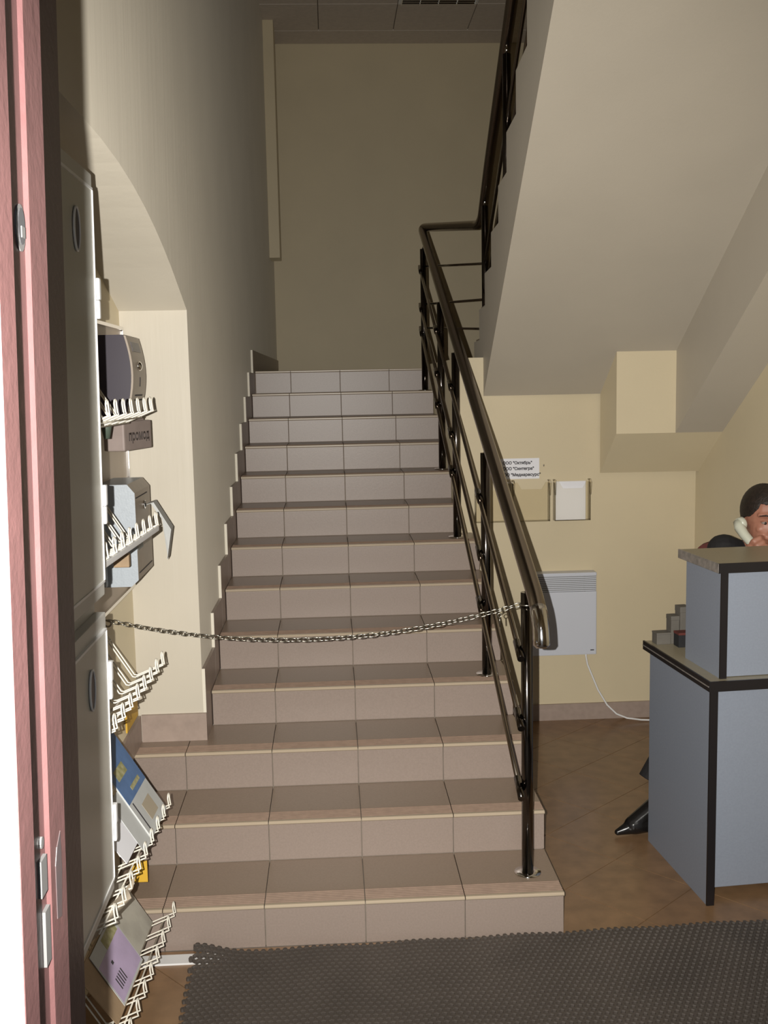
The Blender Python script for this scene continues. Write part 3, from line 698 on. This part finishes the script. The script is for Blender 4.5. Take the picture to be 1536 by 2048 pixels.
def pocket(x0, x1, lab, paper):
    t = thing('brochure_pocket', lab, 'brochure pocket', (0, 0, 0), 0, 'clear wall pockets under the notice')
    z0, z1 = 1.008, 1.20; yb_, yf_ = YA-.003, YA-.048; xm0 = x0+.008; xm1 = x1-.008; cut = (xm1-xm0)*.22
    fpz = [(xm0, z0), (xm1, z0), (xm1, z1), (xm1-cut*.5, z1), (xm1-cut, z1-.034), (xm0+cut, z1-.034), (xm0+cut*.5, z1), (xm0, z1)]
    MB().prism(fpz, 1, yf_, yf_+.0025).build('front', ACRY, t)
    MB().box(xm0+.002, xm1-.002, yf_+.003, yb_, z0+.001, z0+.0025).build('floor_lip', ACRY, t)
    for xx in (xm0, xm1):
        MB().bbox(xx-.0015, xx+.0015, yf_, yb_, z0, z1-.006, .001).build('side', ACRY, t)
        MB().tube([(xx, yf_-.001, z1-.065), (xx, yf_-.001, z1-.006), (xx, yf_+.006, z1+.004), (xx, yb_-.006, z1+.005)], [.004, .007, .007, .004], 10).build('corner_clip', ACRY, t)
    if paper:
        tag(MB().box(xm0+.004, xm1-.022, yf_+.006, yf_+.009, z0+.004, z1+.000).build('paper_stack', PAPER), 'white papers standing in the right-hand clear wall pocket', 'papers')
pocket(.615, .792, 'leftmost clear wall pocket, mostly hidden behind the handrail', False)
pocket(.797, .990, 'middle clear empty wall pocket beside the handrail', False)
pocket(1.000, 1.188, 'rightmost clear wall pocket, filled with white paper', True)
tag(MB().ell((.962, YA-.004, 1.277), (.004, .004, .006), 10, 8).build('wall_pin', CHROMEB), 'tiny shiny pin in the cream wall right of the notice', 'pin')

# ------------------------------------------------------------------ person on the telephone
def voxel_body():
    mb = MB(); seg = []
    def C(a, b, ra, rb, k): mb.cap(a, b, ra, rb); seg.append((Vector(a), Vector(b), ra, k))
    def E(c, R, ax, k): mb.ell(c, R, 20, 14, ax); seg.append((Vector(c), Vector(c), max(R)*.8, k))
    HC = Vector((1.508, .725, 1.170)); yaw = math.radians(1); pit = math.radians(-10)
    f = Vector((math.sin(yaw)*math.cos(pit), -math.cos(yaw)*math.cos(pit), math.sin(pit))); l = Vector((0, 0, 1)).cross(f).normalized(); u = f.cross(l).normalized()
    if u.z < 0: u = -u
    hp = lambda s, a, b: HC+l*s+f*a+u*b
    ax = (l, f, u)
    E(hp(0, -.008, .024), (.076, .097, .094), ax, 'skin'); E(hp(0, .030, -.030), (.064, .062, .075), ax, 'skin')
    E(hp(0, .052, -.085), (.034, .030, .026), ax, 'skin'); E(hp(0, .025, -.070), (.052, .055, .040), ax, 'skin')
    C(hp(0, .090, .018), hp(0, .108, -.022), .008, .013, 'skin')
    for s in (-1, 1):
        C(hp(s*.012, .098, -.026), hp(s*.013, .094, -.026), .008, .008, 'skin')
        E(hp(s*.075, -.012, -.020), (.009, .018, .026), ax, 'skin')
        C(hp(s*.016, .084, .034), hp(s*.050, .066, .032), .011, .007, 'skin')
        E(hp(s*.038, .062, -.022), (.018, .016, .016), ax, 'skin')
    C(hp(-.02, .084, -.052), hp(.02, .084, -.052), .008, .008, 'skin'); C(hp(-.016, .083, -.064), hp(.016, .083, -.064), .008, .008, 'skin')
    nb = Vector((1.515, .815, 1.010)); C(hp(0, -.025, -.07), nb, .052, .058, 'skin')
    ch_ = Vector((1.515, .87, .88)); pe = Vector((1.515, 1.03, .52))
    C(nb+Vector((0, .02, -.04)), ch_, .075, .115, 'suit'); C(ch_, pe, .120, .125, 'suit')
    shR = Vector((1.385, .795, 1.042)); shL = Vector((1.598, .872, 1.02))
    C(nb+Vector((-.02, .01, -.015)), shR, .060, .062, 'suit'); C(nb+Vector((.02, .01, -.015)), shL, .058, .052, 'suit'); C(shR, ch_, .06, .09, 'suit'); C(shL, ch_, .05, .09, 'suit')
    elR = Vector((1.345, .60, .825)); wrR = Vector((1.437, .622, 1.035))
    C(shR, elR, .058, .047, 'suit'); C(elR, wrR-(wrR-elR)*.18, .045, .034, 'suit'); C(wrR-(wrR-elR)*.25, wrR, .028, .027, 'skin')
    elL = Vector((1.585, .70, .81)); wrL = Vector((1.49, .52, .785)); C(shL, elL, .050, .043, 'suit'); C(elL, wrL, .042, .033, 'suit')
    for k in range(4):
        q = wrL+Vector((-.02+.008*k-.02, -.05+.016*k, -.012)); C(wrL, q, .018, .014, 'skin'); C(q, q+Vector((-.045, -.035, -.01)), .009, .0075, 'skin')
    C(wrL, wrL+Vector((.01, -.06, -.01)), .013, .009, 'skin')
    # legs
    C(pe+Vector((-.06, 0, -.02)), (1.295, .735, .525), .088, .066, 'suit'); C((1.295, .735, .525), (1.165, .702, .320), .062, .054, 'suit'); mb.tube([(1.17, .703, .33), (1.135, .697, .27), (1.098, .690, .198)], [.050, .055, .060], 16); seg.append((Vector((1.17, .703, .33)), Vector((1.098, .690, .198)), .058, 'suit')); C((1.15, .705, .20), (1.105, .695, .085), .036, .034, 'suit')
    C(pe+Vector((.05, 0, -.02)), (1.55, .72, .525), .085, .066, 'suit'); C((1.55, .72, .525), (1.55, .74, .15), .062, .055, 'suit'); C((1.55, .74, .2), (1.55, .74, .08), .036, .034, 'suit')
    C((1.12, .698, .042), (1.02, .680, .036), .036, .034, 'shoe'); C((1.03, .682, .036), (.957, .668, .017), .034, .012, 'shoe'); C((1.10, .696, .095), (1.015, .680, .038), .036, .031, 'shoe')
    C((1.55, .76, .045), (1.55, .62, .035), .037, .034, 'shoe'); C((1.55, .62, .034), (1.55, .56, .026), .033, .022, 'shoe')
    # right hand round the handset
    ear = hp(-.080, .010, -.012); mouth = hp(-.032, .106, -.094)
    h = (mouth-ear).normalized(); o_ = (-l+f*.1); o_ = (o_-h*o_.dot(h)).normalized(); g_ = h.cross(o_)
    if g_.dot(f) < 0: g_ = -g_
    hc = ear.lerp(mouth, .88)
    pa = hc+o_*.034-g_*.004
    C(wrR, pa+h*.02, .026, .024, 'skin')
    for k in range(4):
        s = -.030+.0195*k; b = hc+h*s
        p0 = b+o_*.034-g_*.006; p1 = b+o_*.030+g_*.022; p2 = b+o_*.008+g_*.032; p3 = b-o_*.012+g_*(.024-.003*abs(k-1.5))
        C(pa, p0, .015, .0125, 'skin'); C(p0, p1, .0105, .0098, 'skin'); C(p1, p2, .0098, .009, 'skin'); C(p2, p3, .009, .0078, 'skin')
    th0 = pa+h*.005-g_*.015; th1 = hc-h*.030+o_*.020-g_*.026; th2 = hc-h*.048+o_*.002-g_*.024
    C(pa, th0, .016, .014, 'skin'); C(th0, th1, .0125, .011, 'skin'); C(th1, th2, .0105, .009, 'skin')
    me = mb.mesh('person_raw', SKIN); ob = bpy.data.objects.new('person_raw', me); COL.objects.link(ob)
    r = ob.modifiers.new('r', 'REMESH'); r.mode = 'VOXEL'; r.voxel_size = .0036; r.use_smooth_shade = True
    s_ = ob.modifiers.new('s', 'SMOOTH'); s_.iterations = 2; s_.factor = .5
    dg = bpy.context.evaluated_depsgraph_get(); me2 = bpy.data.meshes.new_from_object(ob.evaluated_get(dg)); bpy.data.objects.remove(ob)
    me2.materials.clear()
    for m in (SKIN, SUIT, SHOE): me2.materials.append(m)
    ids = {'skin': 0, 'suit': 1, 'shoe': 2}
    import numpy as np
    co = np.empty(len(me2.vertices)*3); me2.vertices.foreach_get('co', co); co = co.reshape(-1, 3); best = np.full(len(co), 9.0); vm = np.ones(len(co), int)
    for a, b, r_, k in seg:
        a = np.array(a); d = np.array(b)-a; t = np.clip((co-a)@d/max(d@d, 1e-9), 0, 1); q = np.linalg.norm(co-a-t[:, None]*d, axis=1)-r_
        m = q < best; best[m] = q[m]; vm[m] = ids[k]
    vm = vm.tolist()
    for p in me2.polygons:
        p.material_index = vm[p.vertices[0]]; p.use_smooth = True
    return me2, hp, ax, HC, ear, mouth, o_, g_, h
me2, hp, axh, HC, ear, mouth, o_, g_, hdir = voxel_body()
pe = thing('person', 'seated person in a black suit talking into a telephone behind the counter', 'person')
link('body', me2, pe)
# hair: a cap shell with a hairline at the forehead, temples and nape
mb = MB(); SG, RG = 96, 24
def hair_lim(a_, b_):
    aa = abs(a_)
    if b_ > 0: return .47 if aa < .58 else (.47-(aa-.58)/.32*.55 if aa < .90 else -.08-.5*max(0, .40-b_))
    return -.22-.45*min(1, -b_*1.6)
for k in range(SG):
    an = 2*math.pi*k/SG; th = .3
    while th < 2.9 and math.cos(th) > hair_lim(math.sin(th)*math.cos(an), math.sin(th)*math.sin(an)): th += .004
    th += .012*math.sin(k*2.3)+.010*math.sin(k*5.1)
    for i in range(RG+1):
        t = max(.001, th*i/RG); q = 1+.006*math.sin(t*34+an*3)*math.sin(an*17+t*5)
        mb.v.append(tuple(hp(.081*q*math.sin(t)*math.cos(an), -.010+.101*q*math.sin(t)*math.sin(an), .026+.099*q*math.cos(t))))
for k in range(SG):
    k2 = (k+1) % SG
    for i in range(RG): mb.f.append([k*(RG+1)+i, k2*(RG+1)+i, k2*(RG+1)+i+1, k*(RG+1)+i+1]); mb.m.append(0); mb.sm.append(True)
o = mb.build('hair', HAIR, pe); sd = o.modifiers.new('s', 'SOLIDIFY'); sd.thickness = .010; sd.offset = -1
for s in (-1, 1):
    e = MB().ell(hp(s*.033, .0735, .006), (.011, .011, .006), 14, 10, axh).build('eye', EYEW, pe)
    MB().ell(hp(s*.033+.001, .0825, .005), (.0055, .003, .0050), 12, 8, axh).build('iris', IRIS, e)
    MB().tube([hp(s*.016, .0945, .032), hp(s*.034, .0885, .036), hp(s*.052, .072, .030)], [.0025, .0032, .0015], 8).build('eyebrow', HAIR, pe)
    MB().tube([hp(s*.020, .083, .011), hp(s*.033, .0855, .016), hp(s*.047, .075, .009)], .0026, 8).build('eyelid', SKIN, pe)
MB().tube([hp(-.024, .084, -.060), hp(-.01, .0915, -.0575), hp(.01, .0915, -.0575), hp(.024, .084, -.060)], [.002, .0045, .0045, .002], 8).build('lips', LIP, pe)
nb_ = Vector((1.515, .815, 1.005))
MB().tube([nb_+Vector((.068*math.cos(a), .066*math.sin(a), .012*math.sin(a))) for a in [2*math.pi*k/24 for k in range(24)]], .013, 8, closed=True).build('collar', SUIT, pe)
# telephone handset
tp = thing('telephone_handset', 'pale grey-green telephone handset held to the ear', 'telephone')
hb = [ear+o_*.020-hdir*.012, ear+o_*.028+hdir*.012, ear.lerp(mouth, .35)+o_*.030, ear.lerp(mouth, .65)+o_*.026, mouth+o_*.014-hdir*.01, mouth+o_*.006+hdir*.01]
MB().tube(hb, [.016, .0195, .0175, .0165, .017, .013], 14).build('grip', PHONE, tp)
MB().tube([ear+o_*.024, ear+o_*.006, ear+o_*.001], [.022, .024, .020], 18).build('earpiece', PHONE, tp)
MB().tube([mouth+o_*.016, mouth+o_*.002, mouth-o_*.004], [.018, .021, .017], 18).build('mouthpiece', PHONE, tp)
# chair behind the counter
oc = thing('office_chair', 'maroon upholstered office chair behind the counter', 'chair', (1.50, 1.02, 0), math.radians(-28))
MB().bbox(-.20, .06, -.18, .16, .36, .41, .02).build('seat', MAROON, oc)
mb = MB(); bz = []
for i in range(13):
    a = math.pi*i/12; bz.append((-.07+.10*math.cos(a), .90+.105*max(0, math.sin(a))**.45))
bz = [(.03, .62)]+bz+[(-.17, .62)]
MB().prism(bz, 1, .20, .245).build('backrest', MAROON, oc)
MB().tube([(-.02, .25, .65), (-.02, .27, .40), (-.02, .15, .34), (-.02, .0, .33)], .016, 8).build('back_arm', BLACKE, oc)
MB().tube([(-.02, 0, .35), (-.02, 0, .08)], .025, 12).build('gas_column', BLACKE, oc)
for k in range(5):
    a = 2*math.pi*k/5+.3; ex, ey = -.02+.14*math.cos(a), .14*math.sin(a)
    lg = MB().tube([(-.02, 0, .09), (ex, ey, .062)], [.018, .012], 8).build('leg', BLACKE, oc)
    MB().ell((ex, ey, .028), (.02, .02, .028), 12, 8).build('castor', BLACKE, lg)
